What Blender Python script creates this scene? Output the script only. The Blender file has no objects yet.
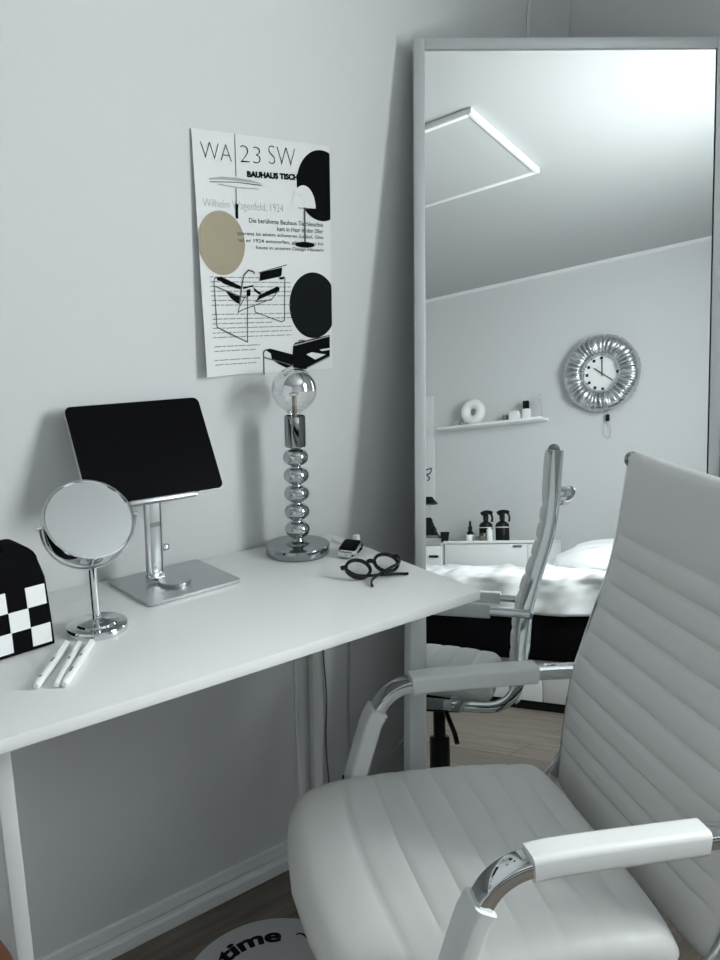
import bpy, bmesh, math, random
from math import pi, sin, cos, radians, sqrt, atan2
from mathutils import Vector, Matrix, noise
random.seed(7)
SC = bpy.context.scene
COL = SC.collection
V = Vector
GS = 0.93            # everything is laid out in measuring units, then brought to metres at the end

# ------------------------------------------------------------------ materials
def mat(name, color, rough=.5, metal=0., spec=.5, coat=0., trans=0., ior=1.45, sheen=0.):
    m = bpy.data.materials.new(name); m.use_nodes = True
    b = m.node_tree.nodes['Principled BSDF']
    b.inputs['Base Color'].default_value = (*color, 1)
    b.inputs['Roughness'].default_value = rough
    b.inputs['Metallic'].default_value = metal
    b.inputs['Specular IOR Level'].default_value = spec
    b.inputs['Coat Weight'].default_value = coat
    b.inputs['Transmission Weight'].default_value = trans
    b.inputs['IOR'].default_value = ior
    b.inputs['Sheen Weight'].default_value = sheen
    return m

def bump(m, scale=200., strength=.1, dist=.001, detail=3, kind='noise', stretch=None, rough_var=0):
    nt = m.node_tree; b = nt.nodes['Principled BSDF']
    tc = nt.nodes.new('ShaderNodeTexCoord'); mp = nt.nodes.new('ShaderNodeMapping')
    if stretch: mp.inputs['Scale'].default_value = stretch
    nt.links.new(tc.outputs['Object'], mp.inputs['Vector'])
    if kind == 'noise':
        t = nt.nodes.new('ShaderNodeTexNoise'); t.inputs['Scale'].default_value = scale; t.inputs['Detail'].default_value = detail
        out = t.outputs['Fac']
    else:
        t = nt.nodes.new('ShaderNodeTexVoronoi'); t.inputs['Scale'].default_value = scale
        out = t.outputs['Distance']
    nt.links.new(mp.outputs['Vector'], t.inputs['Vector'])
    bp = nt.nodes.new('ShaderNodeBump'); bp.inputs['Strength'].default_value = strength; bp.inputs['Distance'].default_value = dist
    nt.links.new(out, bp.inputs['Height']); nt.links.new(bp.outputs['Normal'], b.inputs['Normal'])
    if rough_var:
        r = nt.nodes.new('ShaderNodeMapRange'); r0 = b.inputs['Roughness'].default_value
        r.inputs['To Min'].default_value = r0 - rough_var; r.inputs['To Max'].default_value = r0 + rough_var
        nt.links.new(out, r.inputs['Value']); nt.links.new(r.outputs['Result'], b.inputs['Roughness'])
    return m

def floor_mat():
    m = mat('wood_laminate', (.3, .26, .22), .5)
    nt = m.node_tree; b = nt.nodes['Principled BSDF']
    tc = nt.nodes.new('ShaderNodeTexCoord')
    br = nt.nodes.new('ShaderNodeTexBrick'); br.inputs['Scale'].default_value = 1
    br.inputs['Brick Width'].default_value = 1.3; br.inputs['Row Height'].default_value = .19
    br.inputs['Mortar Size'].default_value = .0025; br.inputs['Color1'].default_value = (.170, .150, .128, 1)
    br.inputs['Color2'].default_value = (.215, .190, .165, 1); br.inputs['Mortar'].default_value = (.09, .075, .06, 1)
    nt.links.new(tc.outputs['Object'], br.inputs['Vector'])
    mp = nt.nodes.new('ShaderNodeMapping'); mp.inputs['Scale'].default_value = (2.2, 26, 1)
    nt.links.new(tc.outputs['Object'], mp.inputs['Vector'])
    n = nt.nodes.new('ShaderNodeTexNoise'); n.inputs['Scale'].default_value = 2.2; n.inputs['Detail'].default_value = 6; n.inputs['Distortion'].default_value = .8
    nt.links.new(mp.outputs['Vector'], n.inputs['Vector'])
    cr = nt.nodes.new('ShaderNodeValToRGB'); cr.color_ramp.elements[0].position = .3; cr.color_ramp.elements[0].color = (.62, .6, .58, 1)
    cr.color_ramp.elements[1].position = .75; cr.color_ramp.elements[1].color = (1.15, 1.13, 1.1, 1)
    nt.links.new(n.outputs['Fac'], cr.inputs['Fac'])
    mx = nt.nodes.new('ShaderNodeMix'); mx.data_type = 'RGBA'; mx.blend_type = 'MULTIPLY'; mx.inputs['Factor'].default_value = 1
    nt.links.new(br.outputs['Color'], mx.inputs['A']); nt.links.new(cr.outputs['Color'], mx.inputs['B'])
    nt.links.new(mx.outputs['Result'], b.inputs['Base Color'])
    return m

def pane_mat():
    m = bpy.data.materials.new('window_glass'); m.use_nodes = True
    nt = m.node_tree; nt.nodes.clear()
    o = nt.nodes.new('ShaderNodeOutputMaterial'); mx = nt.nodes.new('ShaderNodeMixShader')
    t = nt.nodes.new('ShaderNodeBsdfTransparent'); g = nt.nodes.new('ShaderNodeBsdfGlossy')
    g.inputs['Roughness'].default_value = .02; mx.inputs['Fac'].default_value = .07
    nt.links.new(t.outputs[0], mx.inputs[1]); nt.links.new(g.outputs[0], mx.inputs[2]); nt.links.new(mx.outputs[0], o.inputs[0])
    return m

M = {}
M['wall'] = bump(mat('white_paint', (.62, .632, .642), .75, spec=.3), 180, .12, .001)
M['bounce_wall'] = bump(mat('bounce_white_paint', (.84, .85, .855), .8), 180, .12, .001)  # unseen wall, paint made extra pale to bounce light onto the chair back
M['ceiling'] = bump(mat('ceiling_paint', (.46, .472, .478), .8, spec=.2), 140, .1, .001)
M['floor'] = floor_mat()
M['trim'] = mat('white_trim', (.78, .79, .79), .45)
M['laminate'] = bump(mat('white_laminate', (.84, .855, .85), .33), 900, .03, .0003)
M['steel_white'] = mat('white_powder_coat', (.62, .64, .64), .45)
M['chrome'] = mat('chrome', (.72, .74, .75), .06, 1.)
M['dark_chrome'] = mat('darkened_chrome', (.33, .35, .36), .07, 1.)  # chrome darkened in its colour, for reflections of dark things not built
M['darkened_ball_chrome'] = mat('darkened_ball_chrome', (.52, .54, .55), .05, 1.)  # lamp ball metal; its darker colour carries the missing dark reflections
M['alu'] = bump(mat('brushed_aluminium', (.52, .54, .55), .36, 1.), 60, .05, .0004, stretch=(1, 40, 1))
M['mirror'] = mat('mirror_silver', (.86, .885, .885), .0, 1.)
M['mirror_frame'] = mat('silver_frame', (.60, .62, .63), .42, .55)
M['leather'] = bump(mat('white_leather', (.71, .72, .705), .40, spec=.5), 750, .16, .0006, kind='vor')
M['leather_gloss'] = bump(mat('white_arm_leather', (.72, .735, .735), .30, spec=.5), 500, .08, .0006)
M['black_plastic'] = mat('black_plastic', (.007, .007, .008), .42, spec=.25)
M['black_gloss'] = mat('black_gloss', (.006, .006, .008), .08)
M['screen'] = mat('dark_screen', (.004, .004, .0055), .3, spec=.03)
M['rubber'] = mat('black_rubber', (.02, .02, .02), .7)
M['black_cloth'] = bump(mat('black_cloth', (.004, .004, .005), .9, spec=.08), 600, .3, .001)
M['white_cloth'] = bump(mat('white_cloth', (.82, .83, .84), .85), 500, .25, .001)
M['duvet'] = bump(mat('white_duvet', (.90, .915, .93), .85), 260, .12, .001)
M['glass'] = mat('clear_glass', (1, 1, 1), .0, trans=1., ior=1.45)
M['thin_glass'] = pane_mat(); M['thin_glass'].name = 'thin_clear_glass'
_nt = M['thin_glass'].node_tree; _lw = _nt.nodes.new('ShaderNodeLayerWeight'); _lw.inputs['Blend'].default_value = .35
_mr = _nt.nodes.new('ShaderNodeMapRange'); _mr.inputs['To Min'].default_value = .05; _mr.inputs['To Max'].default_value = .65
_nt.links.new(_lw.outputs['Facing'], _mr.inputs['Value']); _nt.links.new(_mr.outputs['Result'], [n for n in _nt.nodes if n.type == 'MIX_SHADER'][0].inputs['Fac'])
M['window_glass'] = pane_mat(); M['lens'] = pane_mat(); M['lens'].name = 'spectacle_lens'
M['filament'] = mat('filament_wire', (.3, .27, .2), .4, .8)
M['paper'] = mat('poster_paper', (.68, .695, .695), .6)
M['ink'] = mat('black_ink', (.005, .006, .007), .8, spec=.03)
M['ink_soft'] = mat('charcoal_ink', (.010, .012, .014), .8, spec=.03)
M['ink_grey'] = mat('grey_ink', (.085, .09, .09), .6, spec=.2)
M['ink_light'] = mat('pale_grey_ink', (.33, .35, .35), .6)
M['ink_mid'] = mat('mid_grey_ink', (.22, .235, .235), .6)
M['tan'] = mat('tan_ink', (.30, .265, .18), .6)
M['white_plastic'] = mat('white_plastic', (.82, .83, .83), .3)
M['ceramic'] = bump(mat('white_ceramic', (.80, .80, .78), .6), 60, .4, .003)
M['wood'] = bump(mat('brown_wood', (.11, .048, .024), .45), 30, .1, .001, stretch=(1, 12, 1))
M['white_lacquer'] = mat('white_lacquer', (.82, .84, .84), .35)
M['grey_felt'] = mat('grey_tray', (.18, .185, .185), .7)
M['rug'] = bump(mat('rug_pile', (.55, .56, .57), .95, spec=.1), 900, .5, .002)
M['rug_ink'] = mat('rug_print', (.012, .012, .013), .95, spec=.1)
M['silver_satin'] = bump(mat('silver_foil', (.62, .64, .65), .26, 1.), 40, .2, .003)
M['olive'] = mat('olive_liquid', (.10, .105, .02), .25)
M['zip_grey'] = mat('zip_grey', (.10, .105, .105), .4)
M['cable'] = mat('cable_sheath', (.42, .43, .43), .5)
M['dark_cable'] = mat('dark_cable', (.11, .11, .11), .5)
M['cable_white'] = mat('white_cable_sheath', (.70, .71, .71), .5)
M['pale_board'] = mat('pale_board', (.68, .69, .69), .5)

# ------------------------------------------------------------------ mesh helpers
def cat(pts, n=8, closed=False):
    """Catmull-Rom through the points."""
    P = [V(p) for p in pts]; out = []
    N = len(P)
    rng = range(N if closed else N - 1)
    for i in rng:
        if closed: a, b, c, d = P[i-1], P[i], P[(i+1) % N], P[(i+2) % N]
        else:
            b, c = P[i], P[i+1]
            a = P[i-1] if i > 0 else b + (b - c)
            d = P[i+2] if i + 2 < N else c + (c - b)
        for k in range(n):
            t = k / n
            out.append(.5 * ((2*b) + (c-a)*t + (2*a-5*b+4*c-d)*t*t + (3*b-a-3*c+d)*t**3))
    if not closed: out.append(P[-1].copy())
    return out

class MB:
    def __init__(s): s.bm = bmesh.new()
    def box(s, lo, hi, bev=0., seg=2, mtx=None):
        lo, hi = V(lo), V(hi)
        r = bmesh.ops.create_cube(s.bm, size=1.)
        vs = r['verts']
        d = hi - lo; c = (hi + lo) / 2
        for v in vs: v.co = V((v.co.x*d.x, v.co.y*d.y, v.co.z*d.z)) + c
        if bev:
            es = list({e for v in vs for e in v.link_edges})
            g = bmesh.ops.bevel(s.bm, geom=es, offset=bev, segments=seg, affect='EDGES', profile=.5)
            vs = list({v for f in g['faces'] for v in f.verts} | {v for v in vs if v.is_valid})
        if mtx is not None:
            for v in vs: v.co = mtx @ v.co
        return s
    def loft(s, rings, closed=True, caps=True, loop=False):
        """Skin a list of rings (lists of Vectors)."""
        R = [[s.bm.verts.new(p) for p in r] for r in rings]
        n = len(R[0])
        for i in range(len(R) if loop else len(R) - 1):
            a, b = R[i], R[(i+1) % len(R)]
            for j in range(n if closed else n - 1):
                k = (j+1) % n
                try: s.bm.faces.new((a[j], a[k], b[k], b[j]))
                except ValueError: pass
        if caps and closed and not loop:
            for r in (R[0][::-1], R[-1]):
                try: s.bm.faces.new(r)
                except ValueError: pass
        return s
    def tube(s, pts, r, n=12, closed=False):
        P = [V(p) for p in pts]; rs = r if isinstance(r, (list, tuple)) else [r]*len(P)
        sec = [(cos(2*pi*k/n), sin(2*pi*k/n)) for k in range(n)]
        return s.sweep(P, [[(a*q, b*q) for a, b in sec] for q in rs], closed)
    def sweep(s, pts, secs, closed=False, up=None):
        """secs: one section (list of 2D) or one per point. Parallel transport, or fixed side vector `up`."""
        P = [V(p) for p in pts]; N = len(P)
        if not isinstance(secs[0][0], (list, tuple)): secs = [secs]*N
        T = []
        for i in range(N):
            a = P[i-1] if (i > 0 or closed) else P[i]; b = P[(i+1) % N] if (i < N-1 or closed) else P[i]
            T.append((b - a).normalized())
        ref = V((0, 0, 1)) if abs(T[0].z) < .9 else V((1, 0, 0))
        u = (ref - T[0]*ref.dot(T[0])).normalized()
        rings = []
        for i in range(N):
            t = T[i]
            if up is not None:
                sd = V(up); sd = (sd - t*sd.dot(t)).normalized(); u = sd; w = t.cross(u)
            else:
                u = (u - t*u.dot(t)).normalized(); w = t.cross(u)
            rings.append([P[i] + u*a + w*b for a, b in secs[i]])
        return s.loft(rings, True, not closed, closed)
    def lathe(s, prof, c=(0, 0, 0), n=32, mtx=None):
        c = V(c); rings = []
        for r, z in prof:
            ring = [V((max(r, 1e-5)*cos(2*pi*k/n), max(r, 1e-5)*sin(2*pi*k/n), z)) for k in range(n)]
            if mtx is not None: ring = [mtx @ q for q in ring]
            rings.append([c + q for q in ring])
        return s.loft(rings)
    def prism(s, poly, a, b):
        """poly: 2D points, extruded along z from a to b."""
        return s.loft([[V((x, y, a)) for x, y in poly], [V((x, y, b)) for x, y in poly]])
    def face(s, pts):
        vs = [s.bm.verts.new(V(p)) for p in pts]; s.bm.faces.new(vs); return s
    def grid(s, fn, nu, nv):
        R = [[s.bm.verts.new(fn(i/nu, j/nv)) for j in range(nv+1)] for i in range(nu+1)]
        for i in range(nu):
            for j in range(nv): s.bm.faces.new((R[i][j], R[i+1][j], R[i+1][j+1], R[i][j+1]))
        return s
    def xf(s, mtx): s.bm.transform(mtx); return s

def rrect(a, b, r, n=4):
    """Rounded rectangle section, half sizes a, b."""
    out = []
    for cx, cy, s0 in ((a-r, b-r, 0), (-a+r, b-r, pi/2), (-a+r, -b+r, pi), (a-r, -b+r, 1.5*pi)):
        for k in range(n+1):
            t = s0 + pi/2*k/n; out.append((cx + r*cos(t), cy + r*sin(t)))
    return out

ROOTM = {}
def obj(name, mb, m, parent=None, smooth=True, world=False, angle=35):
    bm = mb.bm
    if parent is not None and world: bm.transform(ROOTM[parent.name].inverted())
    bmesh.ops.remove_doubles(bm, verts=bm.verts, dist=1e-6)
    bmesh.ops.recalc_face_normals(bm, faces=bm.faces)
    me = bpy.data.meshes.new(name); bm.to_mesh(me); bm.free()
    me.materials.append(m)
    if smooth:
        me.polygons.foreach_set('use_smooth', [True]*len(me.polygons))
        me.set_sharp_from_angle(angle=radians(angle))
    o = bpy.data.objects.new(name, me); COL.objects.link(o)
    if parent is not None: o.parent = parent
    ROOTM[o.name] = ROOTM[parent.name].copy() if parent is not None else Matrix()
    return o

def tag(o, label, cat_, group=None, kind=None):
    o['label'] = label; o['category'] = cat_
    if group: o['group'] = group
    if kind: o['kind'] = kind
    return o

def thing(name, label, cat_, loc=(0, 0, 0), rz=0., group=None):
    o = bpy.data.objects.new(name, None); COL.objects.link(o); o.empty_display_size = .05
    o.location = loc; o.rotation_euler = (0, 0, rz)
    ROOTM[o.name] = Matrix.Translation(V(loc)) @ Matrix.Rotation(rz, 4, 'Z')
    return tag(o, label, cat_, group)

def struct(name, mb, m, parent=None, smooth=False):
    o = obj(name, mb, m, parent, smooth)
    o['kind'] = 'structure'
    return o

def single(name, mb, m, label, cat_, loc, rz=0., group=None, smooth=True):
    """A one-mesh thing, its origin at loc; geometry given in local coordinates."""
    o = obj(name, mb, m, None, smooth); o.location = loc; o.rotation_euler = (0, 0, rz)
    return tag(o, label, cat_, group)

# ------------------------------------------------------------------ the room
XW, YB, XL, ZC = 1.77, -3.646, -2.1, 2.6
T = .12
struct('floor', MB().box((XL-T, YB-T, -.1), (XW+T, T, 0)), M['floor'])
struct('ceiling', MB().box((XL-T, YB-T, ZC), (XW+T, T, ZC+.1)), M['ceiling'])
struct('wall_back', MB().box((XL-T, 0, 0), (XW+T, T, ZC)), M['wall'])
struct('wall_front', MB().box((XL-T, YB-T, 0), (XW+T, YB, ZC)), M['wall'])
struct('wall_left', MB().box((XL-T, YB, 0), (XL, 0, ZC)), M['bounce_wall'])
WY0, WY1, WZ0, WZ1 = -2.25, -1.38, 1.12, 2.22
w = MB(); WYE = 0
w.box((XW, YB, 0), (XW+T, WYE, WZ0)).box((XW, YB, WZ1), (XW+T, WYE, ZC))
w.box((XW, YB, WZ0), (XW+T, WY0, WZ1)).box((XW, WY1, WZ0), (XW+T, WYE, WZ1))
struct('wall_right', w, M['wall'])
# window
wf = MB()
fx0, fx1 = XW+.05, XW+.10
ym = (WY0+WY1)/2
for a, b in (((fx0, WY0, WZ0), (fx1, WY0+.05, WZ1)), ((fx0, WY1-.05, WZ0), (fx1, WY1, WZ1)), ((fx0, WY0, WZ0), (fx1, WY1, WZ0+.05)),
             ((fx0, WY0, WZ1-.05), (fx1, WY1, WZ1)), ((fx0, ym-.03, WZ0), (fx1, ym+.03, WZ1))):
    wf.box(a, b, .004)
win = struct('window_1', wf, M['trim'])
struct('window_pane', MB().box((XW+.072, WY0+.04, WZ0+.04), (XW+.078, WY1-.04, WZ1-.04)), M['window_glass'], win)
struct('window_sill', MB().box((XW-.05, WY0-.04, WZ0-.03), (XW+.05, WY1+.04, WZ0-.001), .004), M['trim'], win)
def base_profile(y0, y1, axis, wall, sgn):
    """stepped skirting: tall thin board behind, low thick board before it"""
    b = MB()
    def bx(d0, d1, z0, z1, bev=0):
        a0, a1 = sorted((wall + sgn*d0, wall + sgn*d1))
        if axis == 'x': b.box((y0, a0, z0), (y1, a1, z1), bev)
        else: b.box((a0, y0, z0), (a1, y1, z1), bev)
    bx(0, .010, .037, .064, .002); bx(0, .003, .0, .0369); bx(.0031, .024, 0, .031, .003)
    return b
struct('baseboard_back', base_profile(XL, XW, 'x', 0, -1), M['trim'])
struct('baseboard_right', base_profile(YB, -.03, 'y', XW, -1), M['trim'])
struct('baseboard_front', base_profile(XL, XW, 'x', YB, 1), M['trim'])
struct('baseboard_left', base_profile(YB, 0, 'y', XL, 1), M['trim'])
struct('trim_1', MB().box((XL, YB, ZC-.022), (XW, YB+.018, ZC), .003), M['trim'])

# ------------------------------------------------------------------ desk
DZ, TH, DX0, DX1, DYF = .80, .0183, .135, .997, -.4824
desk = thing('desk', 'white laminate desk with slim white legs standing along the wall', 'desk', ((DX0+DX1)/2, DYF/2, 0))
obj('tabletop', MB().box((DX0, DYF, DZ-TH), (DX1, -.004, DZ), .0018, 2), M['laminate'], desk, world=True)
zt = DZ - TH - .0005
for x0, x1, q0, q1 in ((.192, .2136, .192, .2136), (.929, .966, .936, .958)):
    for y0, y1, a0, a1 in ((-.370, -.351, x0, x1), (-.024, -.005, q0, q1)):
        obj('leg', MB().box((a0, y0, .001), (a1, y1, zt), .0015), M['steel_white'], desk, world=True)
    obj('side_rail', MB().box((q0+.002, -.350, zt-.030), (q1-.002, -.025, zt-.001), .0015), M['steel_white'], desk, world=True)
obj('back_rail', MB().box((.2146, -.022, zt-.035), (.935, -.008, zt-.001), .0015), M['steel_white'], desk, world=True)

# ------------------------------------------------------------------ big leaning mirror
n_ = V((-.5965, -.7883, .1494)).normalized(); h_ = V((.7974, -.6034, 0)).normalized(); u_ = n_.cross(h_)
if u_.z < 0: u_ = -u_
MBASE = V((1.316, -.459, 0)); MW, ML = .667, 1.8675
MM = Matrix((( h_.x, u_.x, n_.x, MBASE.x), (h_.y, u_.y, n_.y, MBASE.y), (h_.z, u_.z, n_.z, MBASE.z + .004), (0, 0, 0, 1)))
mir = thing('floor_mirror', 'tall silver framed mirror leaning across the room corner behind the desk end', 'mirror', MBASE)
fr = MB(); hw = MW/2; fw = .0235; fd = .005
for lo, hi in (((-hw, 0, -.018), (-hw+fw, ML, fd)), ((hw-fw, 0, -.018), (hw, ML, fd)),
               ((-hw+fw, ML-fw, -.018), (hw-fw, ML, fd)), ((-hw+fw, 0, -.018), (hw-fw, fw, fd))):
    fr.box(lo, hi, .0015)
fr.xf(MM); obj('frame', fr, M['mirror_frame'], mir, world=True)
obj('mirror_glass', MB().box((-hw+fw, fw, -.004), (hw-fw, ML-fw, 0)).xf(MM), M['mirror'], mir, smooth=False, world=True)
obj('back_panel', MB().box((-hw+fw, fw, -.016), (hw-fw, ML-fw, -.006)).xf(MM), M['rubber'], mir, smooth=False, world=True)

# ------------------------------------------------------------------ poster on the wall
PX0, PX1, PZ0, PZ1 = .7085, 1.0185, 1.168, 1.6215
def curl(x, z):
    t = max(0., 1 - (x - PX0)/.11); q = max(0., min(1., (PZ1 + .01 - z)/(PZ1-PZ0)))
    return .0035 + .016*t*t*q
def PP(x, z, off=.0): return V((x, -curl(x, z) - off, z))
poster = thing('wall_poster', 'portrait art print with black and tan circles pinned above the desk', 'poster', (PX0, -.003, PZ0))
obj('paper', MB().grid(lambda a, b: PP(PX0+(PX1-PX0)*a**1.5, PZ0+(PZ1-PZ0)*b), 30, 16), M['paper'], poster, world=True)
def pprint(name, polys, m, off):
    b = MB()
    for poly in polys: b.face([PP(x, z, off) for x, z in poly])
    return obj(name, b, m, poster, smooth=False, world=True)
def ell(cx, cz, rx, rz, n=48, x1=None, x0=None):
    out = []
    for k in range(n):
        x = cx + rx*cos(2*pi*k/n); z = cz + rz*sin(2*pi*k/n)
        if x1 is not None: x = min(x, x1)
        if x0 is not None: x = max(x, x0)
        out.append((x, z))
    return out
def line(pts, wd):
    out = []
    for (x0, z0), (x1, z1) in zip(pts, pts[1:]):
        d = V((x1-x0, z1-z0)); 
        if d.length < 1e-6: continue
        n = V((-d.y, d.x)).normalized()*wd/2; e = d.normalized()*wd*.35
        out.append([(x0-e.x+n.x, z0-e.y+n.y), (x0-e.x-n.x, z0-e.y-n.y), (x1+e.x-n.x, z1+e.y-n.y), (x1+e.x+n.x, z1+e.y+n.y)])
    return out
def text_polys(s, size, offset=0., sx=1., align='LEFT', shear=0.):
    cu = bpy.data.curves.new('lettering', 'FONT'); cu.body = s; cu.size = size; cu.offset = offset; cu.align_x = align
    cu.resolution_u = 4; cu.shear = shear
    o = bpy.data.objects.new('lettering', cu); COL.objects.link(o)
    dg = bpy.context.evaluated_depsgraph_get(); dg.update()
    me = bpy.data.meshes.new_from_object(o.evaluated_get(dg))
    polys = [[(me.vertices[i].co.x*sx, me.vertices[i].co.y) for i in p.vertices] for p in me.polygons]
    bpy.data.objects.remove(o); bpy.data.curves.remove(cu); bpy.data.meshes.remove(me)
    return polys
def fit(polys, x0, x1, z0, z1=None, rot=0.):
    xs = [p[0] for q in polys for p in q]; zs = [p[1] for q in polys for p in q]
    kx = (x1-x0)/(max(xs)-min(xs)); kz = kx if z1 is None else (z1-z0)/(max(zs)-min(zs))
    return [[(x0+(a-min(xs))*kx, z0+(c-min(zs))*kz + rot*(a-min(xs))*kx) for a, c in q] for q in polys]
pprint('tan_circle', [[p for p in ell(.7592, 1.4205, .0525, .0595, 60, x0=PX0)]], M['tan'], .0004)
pprint('black_circle', [[p for p in ell(.9975, 1.5425, .0615, .0695, 60, x1=PX1)]], M['ink'], .0004)
pprint('black_circle', [[p for p in ell(.9715, 1.3018, .0605, .0678, 60, x1=PX1)]], M['ink_soft'], .0004)
pprint('title_lettering', fit(text_polys('WA', .04, -.0011), .7245, .7895, 1.5705, 1.6000) + fit(text_polys('23', .04, -.0011), .8085, .8530, 1.5715, 1.6025)
       + fit(text_polys('SW', .04, -.0011), .8715, .9335, 1.5745, 1.6085), M['ink'], .0007)
pprint('subtitle_lettering', fit(text_polys('BAUHAUS TISCHLEUCHTE', .012, .00075), .8218, 1.0060, 1.5452, 1.5570, rot=.03), M['ink'], .0008)
pprint('byline_lettering', fit(text_polys('Wilhelm Wagenfeld, 1924', .012, -.0002), .7234, .9020, 1.4805, 1.5000), M['ink_light'], .0006)
bl = []
for s_, x0, z in (('Die berühmte Bauhaus Tischleuchte', .8225, 1.4635), ('kam in Haar in den 20er', .8862, 1.4505),
                  ('Transparenz ist einem schweren Sockel, Glas', .7709, 1.4375), ('hat er 1924 entworfen, gilt sie jetzt bis', .7942, 1.4245), ('heute in unseren Design Häusern', .8363, 1.4120)):
    bl += fit(text_polys(s_, .01, .0001), x0, .9990, z-.002, z+.0068)
pprint('body_lettering', bl, M['ink_grey'], .0006)
fine = []; z = 1.3560; row = 0
while z > 1.188:
    if row not in (7, 14, 17):
        x = .7285 + random.uniform(-.001, .002); xe = .915 if row % 5 else .87
        if z < 1.225: xe = .838 - .01*(row % 3)
        while x < xe:
            l = random.uniform(.006, .026)
            fine.append([(x, z), (min(x+l, xe), z+.0004), (min(x+l, xe), z+.0022), (x, z+.0018)]); x += l + .0022
    z -= .0088; row += 1
pprint('fine_print_lines', fine, M['ink_mid'], .0005)
# pendant drawing
sh = [(.739, 1.5365), (.766, 1.5415), (.7976, 1.5425), (.830, 1.5405), (.8572, 1.5355), (.830, 1.5360), (.7976, 1.5370), (.766, 1.5365), (.739, 1.5340)]
pprint('pendant_shade', [sh], M['ink_light'], .0009)
pprint('pendant_shade', [[(.740, 1.5295), (.7976, 1.5335), (.850, 1.5318), (.8572, 1.5335), (.7976, 1.5350), (.740, 1.5310)]], M['ink_grey'], .0010)
pprint('pendant_shade', [[(.7560, 1.5265), (.7976, 1.5235), (.850, 1.5245), (.843, 1.5262), (.7976, 1.5258), (.760, 1.5285)]], M['ink_light'], .0011)
pprint('pendant_cord', line([(.7980, 1.6205), (.7975, 1.545)], .0013) + line([(.7965, 1.523), (.7960, 1.492)], .0015), M['ink_grey'], .0010)
pprint('pendant_grip', line([(.7965, 1.4925), (.7958, 1.4695)], .0058), M['ink'], .0011)
# mushroom lamp drawing
dome = [(.9520 + .0290*cos(a), 1.4970 + .0435*sin(a)) for a in [pi*k/24 for k in range(25)]]
pprint('dome_shade', [dome], M['paper'], .0009)
pprint('lamp_stem', line([(.9535, 1.4965), (.9528, 1.4290)], .0042) + line([(.938, 1.4960), (.965, 1.4960)], .0012), M['ink_grey'], .0009)
pprint('lamp_foot', [ell(.9525, 1.4243, .0245, .0058, 32)], M['ink'], .0010)
# tubular armchair drawings
BLK = [ [(0.7440, 1.3563), (0.7545, 1.3583), (0.7858, 1.3458), (0.7985, 1.3403), (0.8004, 1.3347), (0.7896, 1.3354), (0.7581, 1.3455), (0.7541, 1.3491), (0.7450, 1.3509)],
    [(0.7617, 1.3327), (0.7890, 1.3216), (0.7977, 1.3235), (0.7957, 1.3066), (0.7883, 1.3078), (0.7737, 1.3179)],
    [(0.8438, 1.3670), (0.8957, 1.3781), (0.8939, 1.3639), (0.8914, 1.3601), (0.8418, 1.3507)],
    [(0.8028, 1.3384), (0.8272, 1.3431), (0.8271, 1.3404), (0.8039, 1.3347)],
    [(0.8113, 1.3329), (0.8202, 1.3355), (0.8196, 1.3216), (0.8107, 1.3197)],
    [(0.8270, 1.3386), (0.8378, 1.3311), (0.8467, 1.3273), (0.8398, 1.3242), (0.8289, 1.3310)],
    [(0.8398, 1.3235), (0.8838, 1.3408), (0.8883, 1.3370), (0.8857, 1.3292), (0.8694, 1.3254), (0.8417, 1.3158), (0.8303, 1.3102), (0.8350, 1.3159)],
    [(0.8867, 1.3581), (0.9007, 1.3602), (0.8982, 1.3544), (0.8889, 1.3543)] ]
TUB = [ [(0.7373, 1.3472), (0.7391, 1.2626), (0.8091, 1.2314), (0.8129, 1.3197)],
    [(0.7373, 1.3472), (0.7397, 1.3545), (0.7461, 1.3571)],
    [(0.7390, 1.3399), (0.7997, 1.3197), (0.8106, 1.3178)],
    [(0.8276, 1.3007), (0.8294, 1.2900), (0.8907, 1.2696), (0.8979, 1.2726), (0.9016, 1.3583)],
    [(0.8415, 1.3669), (0.9062, 1.3833)],
    [(0.7897, 1.2897), (0.7923, 1.2991), (0.8086, 1.3216)],
    [(0.7897, 1.2897), (0.8008, 1.2953), (0.8255, 1.3026), (0.8690, 1.3158), (0.8835, 1.3312)],
    [(0.8303, 1.3102), (0.8667, 1.3138)] ]
HOOP = [ [(0.7939, 1.3066), (0.8008, 1.3422), (0.8059, 1.3608), (0.8173, 1.3714), (0.8282, 1.3686), (0.8303, 1.3656)] ]
BLK2 = [ [(0.8491, 1.2143), (0.8608, 1.2166), (0.9148, 1.2024), (0.9167, 1.1881), (0.9140, 1.1781), (0.8994, 1.1749), (0.8807, 1.1839), (0.8646, 1.1947), (0.8627, 1.2066)],
    [(0.9146, 1.1963), (0.9177, 1.2204), (0.9227, 1.2262), (1.0119, 1.2396), (1.0110, 1.1919), (0.9481, 1.1693), (0.9163, 1.1735)] ]
HOLE = [ [(0.9499, 1.2008), (0.9640, 1.2047), (1.0003, 1.1982), (0.9726, 1.1887)],
    [(0.9842, 1.2096), (1.0109, 1.2119), (1.0108, 1.2077), (0.9892, 1.2061)] ]
TUB2 = [ [(0.8449, 1.1647), (0.8453, 1.2094), (0.8501, 1.2143)],
    [(0.8449, 1.1995), (0.8856, 1.1881), (0.9164, 1.1780)],
    [(0.9275, 1.2240), (0.9350, 1.2310), (0.9596, 1.2278)] ]
TUB2L = [ [(0.9211, 1.2210), (1.0103, 1.2372)],
    [(0.9507, 1.1717), (1.0095, 1.1932)] ]

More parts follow.
